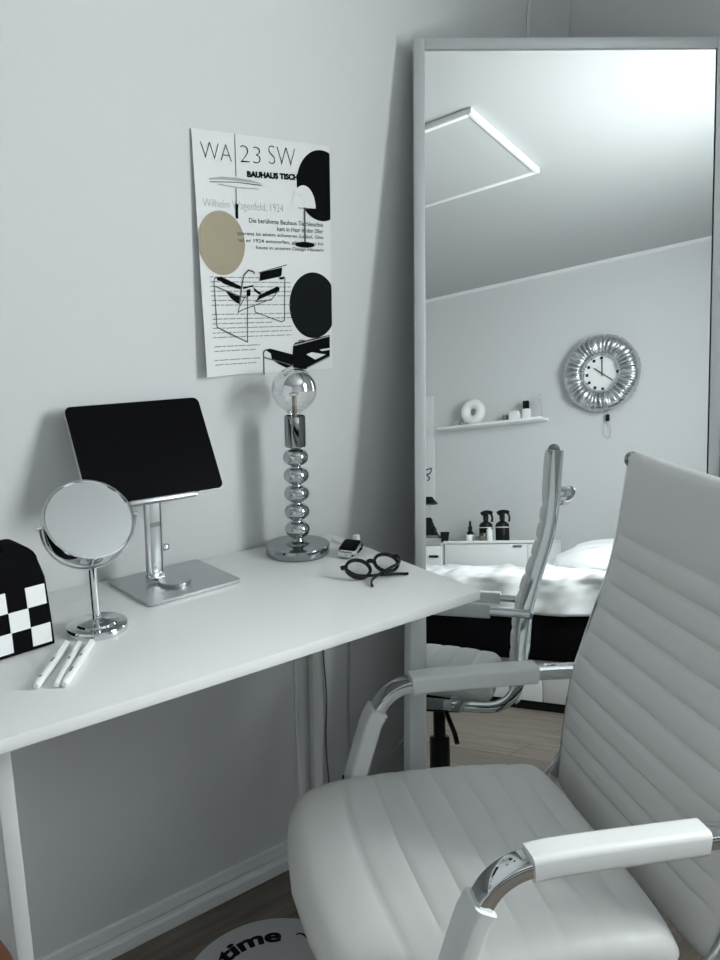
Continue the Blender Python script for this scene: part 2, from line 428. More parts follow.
def lines(groups, wd): return [q for g in groups for q in line(g, wd)]
pprint('armchair_tubes', lines(TUB, .0019), M['ink_grey'], .0010)
pprint('armchair_hoop', lines(HOOP, .0030), M['ink_grey'], .0010)
pprint('armchair_straps', BLK, M['ink'], .0009)
pprint('armchair_corner', BLK2, M['ink'], .0008)
pprint('armchair_corner_gaps', HOLE, M['paper'], .0010)
for g in TUB2: pprint('armchair_corner_tube', lines([g], .0024), M['ink_grey'], .0011)
for g in TUB2L: pprint('armchair_corner_edge', lines([g], .0022), M['ink_light'], .0012)

# ------------------------------------------------------------------ table lamp
LX, LY = .8615, -.090
lamp = thing('table_lamp', 'chrome table lamp with stacked balls and a bare globe bulb', 'lamp', (LX, LY, DZ))
obj('base', MB().lathe([(.0, .0015), (.0650, .0015), (.0660, .003), (.0660, .0185), (.0650, .0200), (.0, .0200)], n=64), M['dark_chrome'], lamp)
obj('felt_foot', MB().lathe([(.0, .0), (.0630, .0), (.0630, .0014), (.0, .0014)], n=48), M['rubber'], lamp)
obj('neck', MB().lathe([(.0, .0202), (.0245, .0202), (.0225, .0225), (.013, .027), (.0105, .033), (.012, .037), (.0, .037)], n=32), M['dark_chrome'], lamp)
for k in range(5):
    zc = .0515 + k*.0378
    pr = [(.0, zc-.0186), (.0095, zc-.0186)]
    for a in range(13):
        t = -pi/2 + pi*a/12; pr.append((.0105 + .0155*cos(t)**1.15 if cos(t) > 0 else .0105, zc + .0165*sin(t)))
    pr += [(.0095, zc+.0186), (.0, zc+.0186)]
    obj('ball', MB().lathe(pr, n=32), M['darkened_ball_chrome'], lamp)
zs = .2225
obj('socket', MB().lathe([(.0, zs-.0010), (.013, zs-.001), (.0205, zs+.0020), (.0215, zs+.005), (.0215, zs+.0635), (.0205, zs+.0645), (.0190, zs+.0645), (.0190, zs+.05), (.0, zs+.05)], n=40), M['dark_chrome'], lamp)
zb, rb = .3385, .0445
pr = [(.0135, zs+.051), (.0140, zb-.052)]
bulb_low = [(.0120, zs+.0515), (.0122, zs+.058), (.0150, zb-.0445)]
for a in range(1, 17):
    t = -pi/2 + .46 + (pi/2-.46-.0)*a/16 if a else 0
    bulb_low.append((rb*cos(t), zb + rb*sin(t)))
bulb = obj('bulb', MB().lathe(bulb_low, n=48), M['thin_glass'], lamp)
cap = [(rb*cos(pi/2*a/16)+.0002, zb + .0002 + rb*sin(pi/2*a/16)) for a in range(17)]
obj('mirror_crown', MB().lathe(cap, n=48), M['chrome'], bulb)
obj('filament', MB().tube([(.0, 0, zs+.052), (0, 0, zb-.012)], .0045, 10).tube([(-.012, 0, zb-.008), (-.004, 0, zb-.006), (.004, 0, zb-.006), (.012, 0, zb-.008)], .0012, 6)
    .tube([(0, 0, zb-.014), (-.012, 0, zb-.008)], .0008, 6).tube([(0, 0, zb-.014), (.012, 0, zb-.008)], .0008, 6), M['filament'], bulb)

# ------------------------------------------------------------------ tablet and its stand
k_ = .972
CAM = V((0, -1.4278, 1.3073))
tc = CAM + k_*(V((.5722, -.0332, 1.0449)) - CAM)
ta, tt, tr = .041, .4998, -.0114
r0 = V((cos(ta), sin(ta), 0)); bk = V((-sin(ta), cos(ta), 0)); uu = V((0, 0, 1))*cos(tt) + bk*sin(tt)
rr = r0*cos(tr) + uu*sin(tr); up2 = -r0*sin(tr) + uu*cos(tr); nn = rr.cross(up2)     # nn faces the viewer
TM = Matrix(((rr.x, up2.x, nn.x, tc.x), (rr.y, up2.y, nn.y, tc.y), (rr.z, up2.z, nn.z, tc.z), (0, 0, 0, 1)))
tw, th_ = .266*k_/2, .1915*k_/2
tab = thing('tablet', 'black screened tablet tilted on the aluminium stand', 'tablet', tc)
obj('casing', MB().prism(rrect(tw, th_, .012, 6), -.0066, -.0008).xf(TM), M['alu'], tab, world=True)
obj('screen', MB().prism(rrect(tw-.0008, th_-.0008, .0115, 6), -.0008, .0).xf(TM), M['screen'], tab, world=True)
st = thing('tablet_stand', 'brushed aluminium stand with square foot plate holding the tablet', 'tablet stand', (.5805, -.1005, DZ), radians(4.5))
obj('foot_plate', MB().prism(rrect(.0945, .0815, .010, 6), .0012, .0062), M['alu'], st)
obj('rubber_pad', MB().prism(rrect(.0910, .0780, .009, 5), .0, .0012), M['rubber'], st)
obj('pivot_disc', MB().lathe([(0, .0062), (.0295, .0062), (.0300, .008), (.0300, .0115), (.0290, .0125), (0, .0125)], c=(-.0060, -.0120, 0), n=40), M['alu'], st)
# post
pb = V((.5500, -.0880, DZ+.010)); pt = TM @ V((-.007, -.0795, -.013))
px_ = r0; pd = (pt - pb).normalized(); py_ = pd.cross(px_).normalized()
PM = Matrix(((px_.x, py_.x, pd.x, pb.x), (px_.y, py_.y, pd.y, pb.y), (px_.z, py_.z, pd.z, pb.z), (0, 0, 0, 1)))
pl = (pt - pb).length
obj('post', MB().box((-.0165, -.004, .012), (-.0085, .006, pl), .0015).box((-.0085, -.002, .012), (.0125, .004, pl), .001).box((.0125, -.004, .012), (.0155, .006, pl), .001).xf(PM), M['alu'], st, world=True)
obj('hinge', MB().box((-.013, -.007, -.001), (.004, .007, .018), .002).lathe([(0, -.017), (.0075, -.017), (.0075, .014), (0, .014)], n=20, mtx=Matrix.Rotation(pi/2, 4, 'Y') @ Matrix.Translation((-.006, 0, 0))).xf(PM), M['chrome'], st, world=True)
obj('label_slot', MB().box((-.0080, -.0030, pl*.62), (.0115, -.0021, pl*.62+.0085)).xf(PM), M['ink_mid'], st, world=True, smooth=False)
obj('adjust_knob', MB().lathe([(0, .0156), (.0062, .0156), (.0066, .017), (.0066, .025), (.0058, .0265), (0, .0265)], c=(0, 0, pl*.36), n=20, mtx=Matrix.Rotation(pi/2, 4, 'Y')).xf(PM), M['chrome'], st, world=True)
hold = MB().box((-.066, -th_-.0075, -.0075), (.070, -th_-.0005, .0075), .0012).box((-.060, -th_-.0070, .0076), (.064, -th_-.0002, .0095), .0008)
hold.box((-.066, -th_-.001, -.0150), (.070, .030, -.0072), .002)
obj('cradle', hold.xf(TM), M['alu'], st, world=True)

# ------------------------------------------------------------------ round vanity mirror
VX, VY = .3905, -.2255
van = thing('vanity_mirror', 'small round chrome makeup mirror on a round foot beside the checkered bag', 'mirror', (VX, VY, DZ))
obj('base', MB().lathe([(0, .0), (.0470, .0), (.0480, .0015), (.0480, .0090), (.0465, .0115), (.0330, .0125), (.0310, .0155), (.0160, .0165), (.0120, .0190), (0, .0190)], n=56), M['chrome'], van)
obj('stem', MB().tube([(0, 0, .0191), (0, 0, .104)], .0066, 20), M['chrome'], van)
va, vt, vr = radians(-93), radians(40), .0685
vn = V((cos(va)*cos(vt), sin(va)*cos(vt), sin(vt))); vh = V((-sin(va), cos(va), 0)); vv = vn.cross(vh)
vc = V((.0000, .000, .1795))
VM = Matrix(((vh.x, vv.x, vn.x, vc.x), (vh.y, vv.y, vn.y, vc.y), (vh.z, vv.z, vn.z, vc.z), (0, 0, 0, 1)))
obj('drum', MB().lathe([(vr-.0045, .0085), (vr-.0030, .0110), (vr-.0005, .0105), (vr, .0085), (vr, -.0165), (vr-.0005, -.0185), (vr-.0030, -.0190), (vr-.0045, -.0165)], n=72).xf(VM), M['chrome'], van)
obj('mirror_glass', MB().lathe([(0, .0080), (vr-.0044, .0080), (vr-.0044, .0030), (0, .0030)], n=72).xf(VM), M['mirror'], van)
fk = []
for k in range(41):
    a = pi + pi*k/40
    fk.append(vc + vh*(vr+.004)*cos(a) + V((0, 0, 1))*(vr+.006)*sin(a)*1.02)
obj('fork', MB().sweep(fk, rrect(.0050, .0016, .0012, 3), up=V((-vh.y, vh.x, 0))), M['chrome'], van)
for s_ in (-1, 1):
    obj('pivot', MB().lathe([(0, vr-.001), (.0032, vr-.001), (.0036, vr+.009), (0, vr+.0095)], c=vc, n=16, mtx=Matrix(((vh.y, 0, vh.x*s_, 0), (-vh.x, 0, vh.y*s_, 0), (0, 1, 0, 0), (0, 0, 0, 1)))), M['chrome'], van)

# ------------------------------------------------------------------ checkered bag
ba = radians(8.1)
bag = thing('checkered_bag', 'black and white checkered pouch with a black handle by the picture edge', 'bag', (.2373, -.2507, DZ), ba)
def bagpt(s_, t, y):
    """s_ 0..1 along the face, t 0..1 up, y depth"""
    return V((-.150 + .2305*s_, y, .1*t))
BL, BR, BH, BD = -.088, .0850, .1330, .105
rings = []
for i in range(15):
    t = i/14; z = .001 + BH*t
    ins = .004*(1 - t)*0 + .0035*t + .006*max(0, t-.8)/.2
    yoff = .010*t*t
    hw_, hd = (BR-BL)/2 - ins, BD/2 - yoff
    rings.append([V(((BL+BR)/2 + a, BD/2 + b, z)) for a, b in rrect(hw_, hd, .006, 5)])
topz = .001 + BH
for k in range(1, 7):
    t = k/6; hw_, hd = (BR-BL)/2 - .0095 - .034*t*t, (BD/2 - .010)*(1-.75*t*t)
    rings.append([V(((BL+BR)/2 + a, BD/2 + b, topz + .026*sin(pi/2*t))) for a, b in rrect(hw_, hd, min(.006, hd*.9), 5)])
obj('body', MB().loft(rings), M['black_cloth'], bag)
sq = .0292; rowz = [.0065, .0365, .0675]
def facey(z): t = z/BH; return .010*t*t - .0012
ck = MB()
for r_ in range(3):
    for c_ in range(-6, 3):
        x1 = .0790 - .0008*r_ + (c_ - 2)*sq; x0 = x1 - sq
        if (r_ + c_) % 2 == 0 and x0 > BL + .01:
            z0, z1 = rowz[r_], rowz[r_] + .0305
            q = lambda x, z: V((x, facey(z) - (.0 if x < .066 else 0.0) , z))
            ck.grid(lambda a, b, x0=x0, x1=x1, z0=z0, z1=z1: q(x0+(x1-x0)*a, z0+(z1-z0)*b), 3, 4)
            ck.grid(lambda a, b, x0=x0, x1=x1, z0=z0, z1=z1: q(x0+(x1-x0)*a, z0+(z1-z0)*b) + V((0, .0009, 0)), 3, 4)
obj('white_checks', ck, M['white_cloth'], bag)
obj('handle', MB().sweep(cat([(-.066, .034, topz+.016), (-.060, .030, topz+.056), (-.036, .030, topz+.078), (.004, .032, topz+.058), (.026, .034, topz+.030), (.036, .036, topz+.014)], 8), rrect(.0045, .012, .003, 3), up=(0, 0, 1)), M['black_cloth'], bag)
obj('zipper_pull', MB().box((.004, .0070, BH-.018), (.013, .0095, BH+.012), .001).box((-.022, .0070, BH-.014), (-.008, .0095, BH+.016), .001), M['zip_grey'], bag)

# ------------------------------------------------------------------ pens
def pen(p0, p1, label, cap_m, marks):
    p0, p1 = V((*p0, 0)), V((*p1, 0)); d = p1 - p0; L = d.length
    r = .0058
    t = thing('pen', label, 'pen', (p0.x, p0.y, DZ + r), atan2(d.y, d.x), 'white pens lying on the desk')
    RX = Matrix.Rotation(pi/2, 4, 'Y')
    obj('barrel', MB().lathe([(0, .0), (.0035, .0005), (r*.92, .004), (r, .010), (r, L*.62), (0, L*.62)], n=20, mtx=RX), M['white_plastic'], t)
    obj('cap', MB().lathe([(0, L*.62+.0002), (r*.98, L*.62+.0002), (r, L*.64), (r*.96, L*.955), (r*.6, L*.985), (r*.35, L), (0, L)], n=20, mtx=RX), cap_m, t)
    obj('clip', MB().box((L*.66, -.0014, r+.0004), (L*.93, .0014, r+.0018), .0004), cap_m, t)
    for a, b in marks:
        obj('printed_mark', MB().box((L*a, -.0016, r-.0001), (L*b, .0016, r+.0003)), M['ink_mid'], t, smooth=False)
K = .99
pen((.2520, -.3780), (.3340, -.2590), 'white pen lying on the desk, next to the checkered bag', M['white_plastic'], [(.12, .16), (.45, .55)])
pen((.2750, -.3905), (.3480, -.2710), 'white pen with silver clip, middle of the three pens', M['white_lacquer'], [(.50, .55)])
pen((.2835, -.3960), (.3650, -.2770), 'white pen lying on the desk, nearest the tablet stand', M['white_plastic'], [(.2, .3), (.55, .6)])

# ------------------------------------------------------------------ wrist watch and its puck
wt = thing('wrist_watch', 'small square smart watch with dark face beside the lamp foot', 'watch', (.9387, -.1680, DZ), radians(-58))
tlt = Matrix.Translation((0, 0, .0165)) @ Matrix.Rotation(radians(14), 4, 'X')
obj('case', MB().loft([[V((a, b, z)) for a, b in rrect(.0195*q, .0225*q, .0075*q, 5)] for q, z in ((.86, -.0055), (.97, -.004), (1, -.001), (1, .0015), (.96, .0040))]).xf(tlt), M['chrome'], wt)
obj('display', MB().loft([[V((a, b, z)) for a, b in rrect(.0185*q, .0215*q, .0070*q, 5)] for q, z in ((1, .0041), (.98, .0050), (.9, .0056))]).xf(tlt), M['screen'], wt)
obj('crown_button', MB().lathe([(0, .0196), (.0030, .0196), (.0032, .0205), (.0030, .0220), (0, .0222)], c=(0, 0, 0), n=14, mtx=Matrix.Translation((0, .006, 0)) @ Matrix.Rotation(pi/2, 4, 'Y')).xf(tlt), M['chrome'], wt)
for s_ in (-1, 1):
    st_ = cat([(0, s_*.0225, .0160 + s_*.0050), (0, s_*.031, .0135 + s_*.004), (0, s_*.0345, .0085 + s_*.0015), (0, s_*.029, .0035), (0, s_*.012, .0022)], 6)
    obj('strap', MB().sweep(st_, rrect(.0150, .0013, .001, 2), up=(1, 0, 0)), M['chrome'] if s_ < 0 else M['black_plastic'], wt)
pk = thing('charging_cube', 'tiny white charging cube standing behind the watch', 'charger', (.9930, -.118, DZ), radians(20))
obj('block', MB().box((-.007, -.006, 0), (.007, .006, .0200), .002), M['white_plastic'], pk)
obj('cable_stub', MB().tube(cat([(-.0072, 0, .004), (-.018, .012, .003), (-.020, .030, .003), (-.006, .060, .003)], 6), .0018, 8), M['cable_white'], pk)

# ------------------------------------------------------------------ glasses
gl = thing('eyeglasses', 'black round framed eyeglasses lying folded near the desk edge', 'glasses', (.9000, -.3080, DZ), radians(-4))
RG = .0235
def lens_ring(cx):
    return [V((cx + RG*1.06*cos(a), 0, .0235 + RG*.90*sin(a))) for a in [2*pi*k/40 for k in range(40)]]
front = Matrix.Translation((0, 0, .0020)) @ Matrix.Rotation(radians(-56), 4, 'X')
fm = MB()
for s_ in (-1, 1):
    fm.sweep(lens_ring(s_*.0325), rrect(.0030, .0030, .0012, 2), closed=True)
    fm.box((s_*.0600-.006, -.003, .0290), (s_*.0600+.006, .0025, .0370), .001)
fm.sweep(cat([(-.0095, 0, .030), (-.004, -.001, .0345), (.004, -.001, .0345), (.0095, 0, .030)], 5), rrect(.0034, .0034, .0012, 2))
fm.xf(front); obj('front_frame', fm, M['black_gloss'], gl)
for s_ in (-1, 1):
    obj('lens', MB().loft([[V((s_*.0325 + RG*1.0*cos(a), y, .0235 + RG*.85*sin(a))) for a in [2*pi*k/40 for k in range(40)]] for y in (-.0006, .0006)]).xf(front), M['lens'], gl)
    hp = front @ V((s_*.0640, -.004, .0325))
    if s_ < 0: path = [hp, (-.050, -.004, .013), (-.010, -.016, .0085), (.030, -.022, .0050), (.044, -.025, .0030), (.051, -.027, .0026)]
    else: path = [hp, (.052, .002, .018), (.015, -.010, .0135), (-.026, -.024, .0085), (-.040, -.036, .0045), (-.044, -.045, .0026)]
    obj('temple', MB().sweep(cat(path, 8), rrect(.0025, .0020, .0010, 2)), M['black_gloss'], gl)

# ------------------------------------------------------------------ desk chair
UA = radians(156.2)
U = V((cos(UA), sin(UA), 0)); Wd = V((-U.y, U.x, 0)) * -1      # Wd points away from the viewer
WC = -.237
CP = V((1.263, -.589, 0)) + Wd*WC + U*.33
chair = thing('desk_chair', 'white ribbed leather office chair with chrome arms in front of the desk', 'chair', CP, UA)
def L_(u, z, y=0.): return V((u - .33, y, z))
def prof_len(P):
    d = [0.]
    for a, b in zip(P, P[1:]): d.append(d[-1] + (b-a).length)
    return d
def cushion(prof, half, thick, ribs_at, puff, end_r, shift=None, widen=None, n=5.0, K=44):
    """prof: closely sampled centre line in the chair's x-z plane; ribs_at: arc lengths of the seams."""
    d = prof_len(prof); rings = []
    tot = d[-1]
    seams = [0.] + list(ribs_at) + [tot]
    for i, p in enumerate(prof):
        a = prof[max(i-1, 0)]; b = prof[min(i+1, len(prof)-1)]
        t = (b - a).normalized(); nrm = V((t.z, 0, -t.x))
        s = d[i]
        k = max(j for j in range(len(seams)) if seams[j] <= s + 1e-9); k = min(k, len(seams)-2)
        f = (s - seams[k])/(seams[k+1]-seams[k]); f = min(max(f, 0), 1)
        pf = puff*(1 - abs(2*f-1)**4)
        e = 1.
        if s < end_r: e = sqrt(max(0, 1 - (1 - s/end_r)**2))
        if tot - s < end_r: e = min(e, sqrt(max(0, 1 - (1 - (tot-s)/end_r)**2)))
        e = max(e, .04)
        hw_ = half - (1-e)*.012 + (widen(s/tot) if widen else 0)
        ring = []
        for q in range(K):
            g = 2*pi*q/K; c, sn = cos(g), sin(g)
            yw = hw_*math.copysign(abs(c)**(2/n), c); hh = thick/2*e*math.copysign(abs(sn)**(2/n*1.6), sn)
            if sn > 0: hh += pf*e*(1 - abs(yw/hw_)**6)
            pt = p + nrm*hh + V((0, yw, 0))
            if shift: pt += shift(s/tot, yw/hw_)
            ring.append(pt)
        rings.append(ring)
    return MB().loft(rings)
def resample(pts, step):
    d = prof_len(pts); n = int(d[-1]/step); out = []; j = 0
    for i in range(n+1):
        s = d[-1]*i/n
        while j < len(d)-2 and d[j+1] < s: j += 1
        t = (s - d[j])/(d[j+1]-d[j]); out.append(pts[j].lerp(pts[j+1], t))
    return out
back_line = [(.006, 1.040), (.008, 1.00), (.013, .94), (.021, .87), (.035, .80), (.056, .735), (.081, .665), (.0985, .600), (.107, .53), (.111, .46), (.1135, .405), (.1145, .378)]
bp = resample(cat([L_(u-.010, z) for u, z in back_line[::-1]], 10), .0055)
# seams where the back crosses these heights
dl = prof_len(bp)
def seam_at(zs): return [min(zip(dl, bp), key=lambda q: abs(q[1].z - z))[0] for z in zs]
obj('backrest', cushion(bp, .233, .030, seam_at([.465, .512, .559, .606, .653, .700, .747, .793, .841, .888]), .0075, .016), M['leather'], chair)
seat_line = [(.158, .404), (.20, .412), (.27, .422), (.35, .430), (.45, .435), (.55, .436), (.60, .432), (.638, .420), (.656, .401)]
sp = resample(cat([L_(u, z) for u, z in seat_line[::-1]], 10), .0055)
ds = prof_len(sp)
def seam_u(us): return [min(zip(ds, sp), key=lambda q: abs(q[1].x + .33 - u))[0] for u in us]
obj('seat', cushion(sp, .232, .092, seam_u([.565, .508, .452, .396, .340, .284, .228]), .0038, .040,
    shift=lambda t, y: V((-.040*y*y*max(0, 1-t*2.2), 0, 0))), M['leather'], chair)
# side rails: flat chrome bars running from the head of the back under the seat
rail_line = [(-.017, 1.020), (-.009, .94), (-.001, .87), (.013, .80), (.034, .735), (.056, .665), (.074, .600), (.083, .53), (.090, .46), (.106, .412), (.140, .380), (.20, .372), (.40, .380), (.56, .388), (.62, .386)]
rp = resample(cat([L_(u, z) for u, z in rail_line], 8), .012)
for s_ in (-1, 1):
    obj('side_rail', MB().sweep([p + V((0, s_*.2400, 0)) for p in rp], rrect(.0062, .0140, .002, 2), up=(0, 1, 0)), M['chrome'], chair)
# cross bars
RY = Matrix.Rotation(pi/2, 4, 'X')
def crossbar(u, z, r, half, m, nm):
    obj(nm, MB().lathe([(0, -half), (r*.92, -half), (r, -half+.002), (r, half-.002), (r*.92, half), (0, half)], c=L_(u, z), n=24, mtx=RY), m, chair)
crossbar(-.005, 1.024, .0110, .2325, M['chrome'], 'top_bar')
for s_ in (-1, 1):
    obj('bar_cap', MB().lathe([(0, .2330), (.0130, .2330), (.0145, .2345), (.0145, .2375), (.0130, .2385), (0, .2385)], c=L_(-.007, 1.023), n=28, mtx=Matrix.Rotation(-s_*pi/2, 4, 'X')), M['dark_chrome'], chair)
crossbar(-.042, .915, .0150, .236, M['chrome'], 'back_bar')
for s_ in (-1, 1):
    obj('bar_mount', MB().box(L_(-.046, .902, s_*.236-.004), L_(-.006, .928, s_*.236+.004), .003), M['chrome'], chair)
crossbar(.066, .600, .0085, .232, M['chrome'], 'arm_bar')
for u in (.26, .47): crossbar(u, .3880, .0120, .222, M['chrome'], 'seat_bar')
# arms
arm_line = [(.064, .607), (.15, .614), (.26, .620), (.35, .624), (.402, .624), (.434, .618), (.460, .601), (.478, .573), (.490, .545), (.517, .450), (.534, .385)]
ap = cat([L_(u, z) for u, z in arm_line], 8)
def between(P, u0, u1=None, z1=None):
    return [p for p in P if p.x + .33 >= u0 and (u1 is None or p.x + .33 <= u1) and (z1 is None or p.z <= z1)]
for s_ in (-1, 1):
    yo = V((0, s_*.2480, 0))
    a_ = obj('armrest', MB().sweep([p + yo for p in ap], rrect(.0170, .0105, .003, 2), up=(0, 1, 0)), M['chrome'], chair)
    obj('arm_pad', MB().sweep([p + yo for p in between(ap, .162, .412)], rrect(.0200, .0185, .0090, 5), up=(0, 1, 0)), M['leather_gloss'], a_)
    obj('arm_sleeve', MB().sweep([p + yo for p in between(ap, .45, None, .583)], rrect(.0245, .0160, .008, 4), up=(0, 1, 0)), M['leather_gloss'], a_)
    obj('arm_bracket', MB().sweep([L_(.534, .386, s_*.248), L_(.534, .376, s_*.247), L_(.528, .370, s_*.236), L_(.525, .370, s_*.200)], rrect(.0060, .019, .002, 2), up=(0, 0, 1)), M['chrome'], a_)
    for u, z in ((.521, .445),):
        obj('screw', MB().lathe([(0, .0), (.0042, .0), (.0038, .0018), (0, .0022)], c=L_(u, z, s_*.2480-.0), n=14, mtx=Matrix.Translation((.0172, -.004, .004)) @ Matrix.Rotation(radians(74), 4, 'Y')), M['black_plastic'], a_)
    obj('rail_bolt', MB().lathe([(0, .2466), (.0085, .2466), (.0085, .2500), (.007, .2520), (0, .2525)], c=L_(.064, .603), n=18, mtx=Matrix.Rotation(-s_*pi/2, 4, 'X')), M['dark_chrome'], chair)
# mechanism, column, base
obj('tilt_mechanism', MB().box(L_(.235, .332, -.075), L_(.455, .374, .075), .010, 3).box(L_(.26, .315, -.05), L_(.40, .334, .05), .008, 2), M['black_plastic'], chair)
obj('tilt_lever', MB().tube(cat([L_(.30, .343, -.076), L_(.29, .335, -.15), L_(.265, .300, -.205), L_(.255, .275, -.225)], 6), .0065, 10), M['black_plastic'], chair)
obj('tilt_knob', MB().lathe([(0, .0), (.018, .0), (.020, .004), (.020, .030), (.017, .034), (0, .034)], c=L_(.470, .345), n=20, mtx=Matrix.Rotation(pi/2, 4, 'Y')), M['black_plastic'], chair)
obj('gas_column', MB().lathe([(0, .095), (.029, .095), (.029, .235), (.027, .238), (.0175, .240), (.0175, .316), (0, .316)], c=L_(.33, 0), n=28), M['black_plastic'], chair)
obj('hub', MB().lathe([(0, .070), (.040, .070), (.046, .078), (.044, .105), (.034, .118), (.0295, .118), (.0295, .0945), (0, .0945)], c=L_(.33, 0), n=32), M['chrome'], chair)
for k in range(5):
    a = radians(83 + 72*k)
    R_ = Matrix.Translation(L_(.33, 0)) @ Matrix.Rotation(a, 4, 'Z')
    pts = [V((.040, 0, .098)), V((.12, 0, .100)), V((.21, 0, .095)), V((.282, 0, .088))]
    sec = [rrect(wd/2, hh/2, .006, 3) for wd, hh in ((.046, .036), (.040, .034), (.034, .026), (.028, .018))]
    lg = obj('base_leg', MB().sweep(pts, sec, up=(0, 1, 0)).xf(R_), M['chrome'], chair)
    C_ = R_ @ Matrix.Translation((.268, 0, 0)) @ Matrix.Rotation(radians(35 + 50*k), 4, 'Z')
    cs = MB()
    for s_ in (-1, 1):
        cs.lathe([(0, s_*.006), (.027, s_*.006), (.0335, s_*.009), (.0335, s_*.024), (.027, s_*.028), (0, s_*.028)], c=(.0, 0, .0345), n=28, mtx=RY)
    cs.tube([(0, 0, .036), (0, 0, .080)], .0055, 10)
    obj('caster', cs.xf(C_), M['black_plastic'], lg)
    obj('caster_hood', MB().grid(lambda u, v: V((.0385*cos(radians(-10+200*u)), -.032+.064*v, .0345+.0385*sin(radians(-10+200*u)))), 14, 4).grid(lambda u, v: V((.0365*cos(radians(-10+200*u)), -.031+.062*v, .0345+.0365*sin(radians(-10+200*u)))), 14, 4).xf(C_), M['chrome'], lg)

# ------------------------------------------------------------------ round rug with its lettering
RUX, RUY, RUR = .6495, -.2956, .188
rug = thing('round_rug', 'small round pale mat with black lettering on the floor under the desk', 'rug', (RUX, RUY, 0))
obj('mat', MB().lathe([(0, .0005), (RUR-.001, .0005), (RUR, .002), (RUR-.001, .0045), (RUR-.003, .005), (0, .005)], n=96), M['rug'], rug)
def arc_text(s, size, ang, rad, bold, sx=1.):
    b = MB(); polys = text_polys(s, size, bold, sx)
    for q in polys:
        pts = []
        for x, y in q:
            a = ang - x/rad; r = rad + y
            pts.append(V((r*cos(a), r*sin(a), .0053)))
        b.face(pts)
    return b
obj('mat_lettering', arc_text('time', .050, radians(110), .122, .0020, 1.36), M['rug_ink'], rug, smooth=False)
sw = MB(); pts = [V(((.128+.016+.004*sin(2*pi*t))*cos(radians(40-17*t)), (.128+.016+.004*sin(2*pi*t))*sin(radians(40-17*t)), .0053)) for t in [k/12 for k in range(13)]]
for a, b in zip(pts, pts[1:]):
    e = V((a.x, a.y, 0)).normalized()*.0025; sw.face([a-e, a+e, b+e, b-e])
obj('mat_flourish', sw, M['rug_ink'], rug, smooth=False)

# ------------------------------------------------------------------ wooden stool, only its rim in the picture
stl = thing('wooden_stool', 'round brown wooden stool by the desk leg at the picture corner', 'stool', (-.004, -.590, 0))
obj('seat', MB().lathe([(0, .574), (.140, .574), (.150, .579), (.153, .588), (.150, .597), (.142, .601), (0, .600)], n=64), M['wood'], stl)
for k in range(4):
    a = radians(45 + 90*k)
    obj('leg', MB().tube([(.095*cos(a), .095*sin(a), .573), (.135*cos(a), .135*sin(a), .001)], [.016, .013], 14), M['wood'], stl)

# ------------------------------------------------------------------ cables
def cable(pts, r, label, m, group='cables behind the desk'):
    P = cat(pts, 8); o = V(P[0])
    c = single('cable', MB().tube([p - o for p in P], r, 8), m, label, 'cable', o, 0, group)
    return c
cable([(.9026, -.0042, .775), (.9030, -.0042, .60), (.9020, -.0042, .30), (.9020, -.0300, .05), (.9020, -.031, .006)], .0030, 'straight pale cable running down the wall behind the desk leg', M['cable_white'])
cable([(.9900, -.006, .770), (.9860, -.006, .62), (.9780, -.006, .52), (.9850, -.006, .40), (.9820, -.006, .25), (.985, -.030, .05), (.99, -.032, .006)], 0.0020, 'dark wavy cable hanging on the wall between desk leg and chair arm', M['dark_cable'])
cable([(1.053, -.006, .76), (1.053, -.006, .50), (1.050, -.006, .30), (1.048, -.030, .05), (1.046, -.032, .006)], .0028, 'thin grey cable hanging on the wall beside the mirror', M['cable'])
cable([(1.250, -.010, .221), (1.190, -.010, .180), (1.120, -.010, .133), (1.075, -.030, .07), (1.062, -.034, .006)], .0040, 'slanting grey cable low behind the floor mirror', M['cable'])
cable([(1.690, -.0045, 2.590), (1.640, -.0045, 2.25), (1.615, -.0045, 2.02), (1.612, -.0045, 1.92), (1.62, -.0045, 1.55)], .0038, 'white cable dropping from the ceiling behind the floor mirror', M['cable_white'], 'cable by the ceiling')

# ------------------------------------------------------------------ what the mirror shows: the far side of the room
pn = thing('ceiling_panel', 'shallow white square panel with a raised rim on the ceiling', 'panel', (.14, -1.86, ZC))
obj('board', MB().box((-.277, -2.167, ZC-.024), (.537, -1.533, ZC-.001)), M['ceiling'], pn, world=True, smooth=False)
pf = MB()
for a, b in (((.538, -2.19), (.56, -1.51)), ((-.30, -2.19), (-.278, -1.51)), ((-.278, -1.532), (.538, -1.51)), ((-.278, -2.19), (.538, -2.168))):
    pf.box((a[0], a[1], ZC-.030), (b[0], b[1], ZC-.002), .002)
obj('rim', pf, M['trim'], pn, world=True)

# clock
CX, CZ = .328, 1.857
ck = thing('wall_clock', 'round wall clock with a pleated silver frame on the far wall', 'clock', (CX, YB, CZ))
def ruff(rad, rmin, n, amp):
    def fn(u, v):
        a = 2*pi*u; b = 2*pi*v
        k = 1 + amp*abs(sin(n*a/2 + .6*sin(3*a)))*(.6+.4*sin(7*a))
        return V(((rad + rmin*cos(b)*(.86+.14*k))*cos(a), .052 + .045*sin(b)*k, (rad + rmin*cos(b)*(.86+.14*k))*sin(a)))
    return fn
obj('pleated_frame', MB().grid(ruff(.180, .066, 36, .60), 368, 16), M['silver_satin'], ck, angle=60)
obj('dial', MB().lathe([(0, .004), (.128, .004), (.128, .036), (0, .036)], n=56, mtx=Matrix.Rotation(-pi/2, 4, 'X')), M['white_lacquer'], ck)
for h in range(12):
    a = radians(30*h)
    if h in (1, 2, 4, 5): continue
    x, z_ = .100*sin(a), .100*cos(a)
    obj('hour_mark', MB().box((x-.009, .0365, z_-.009), (x+.009, .038, z_+.009)), M['black_plastic'], ck, smooth=False)
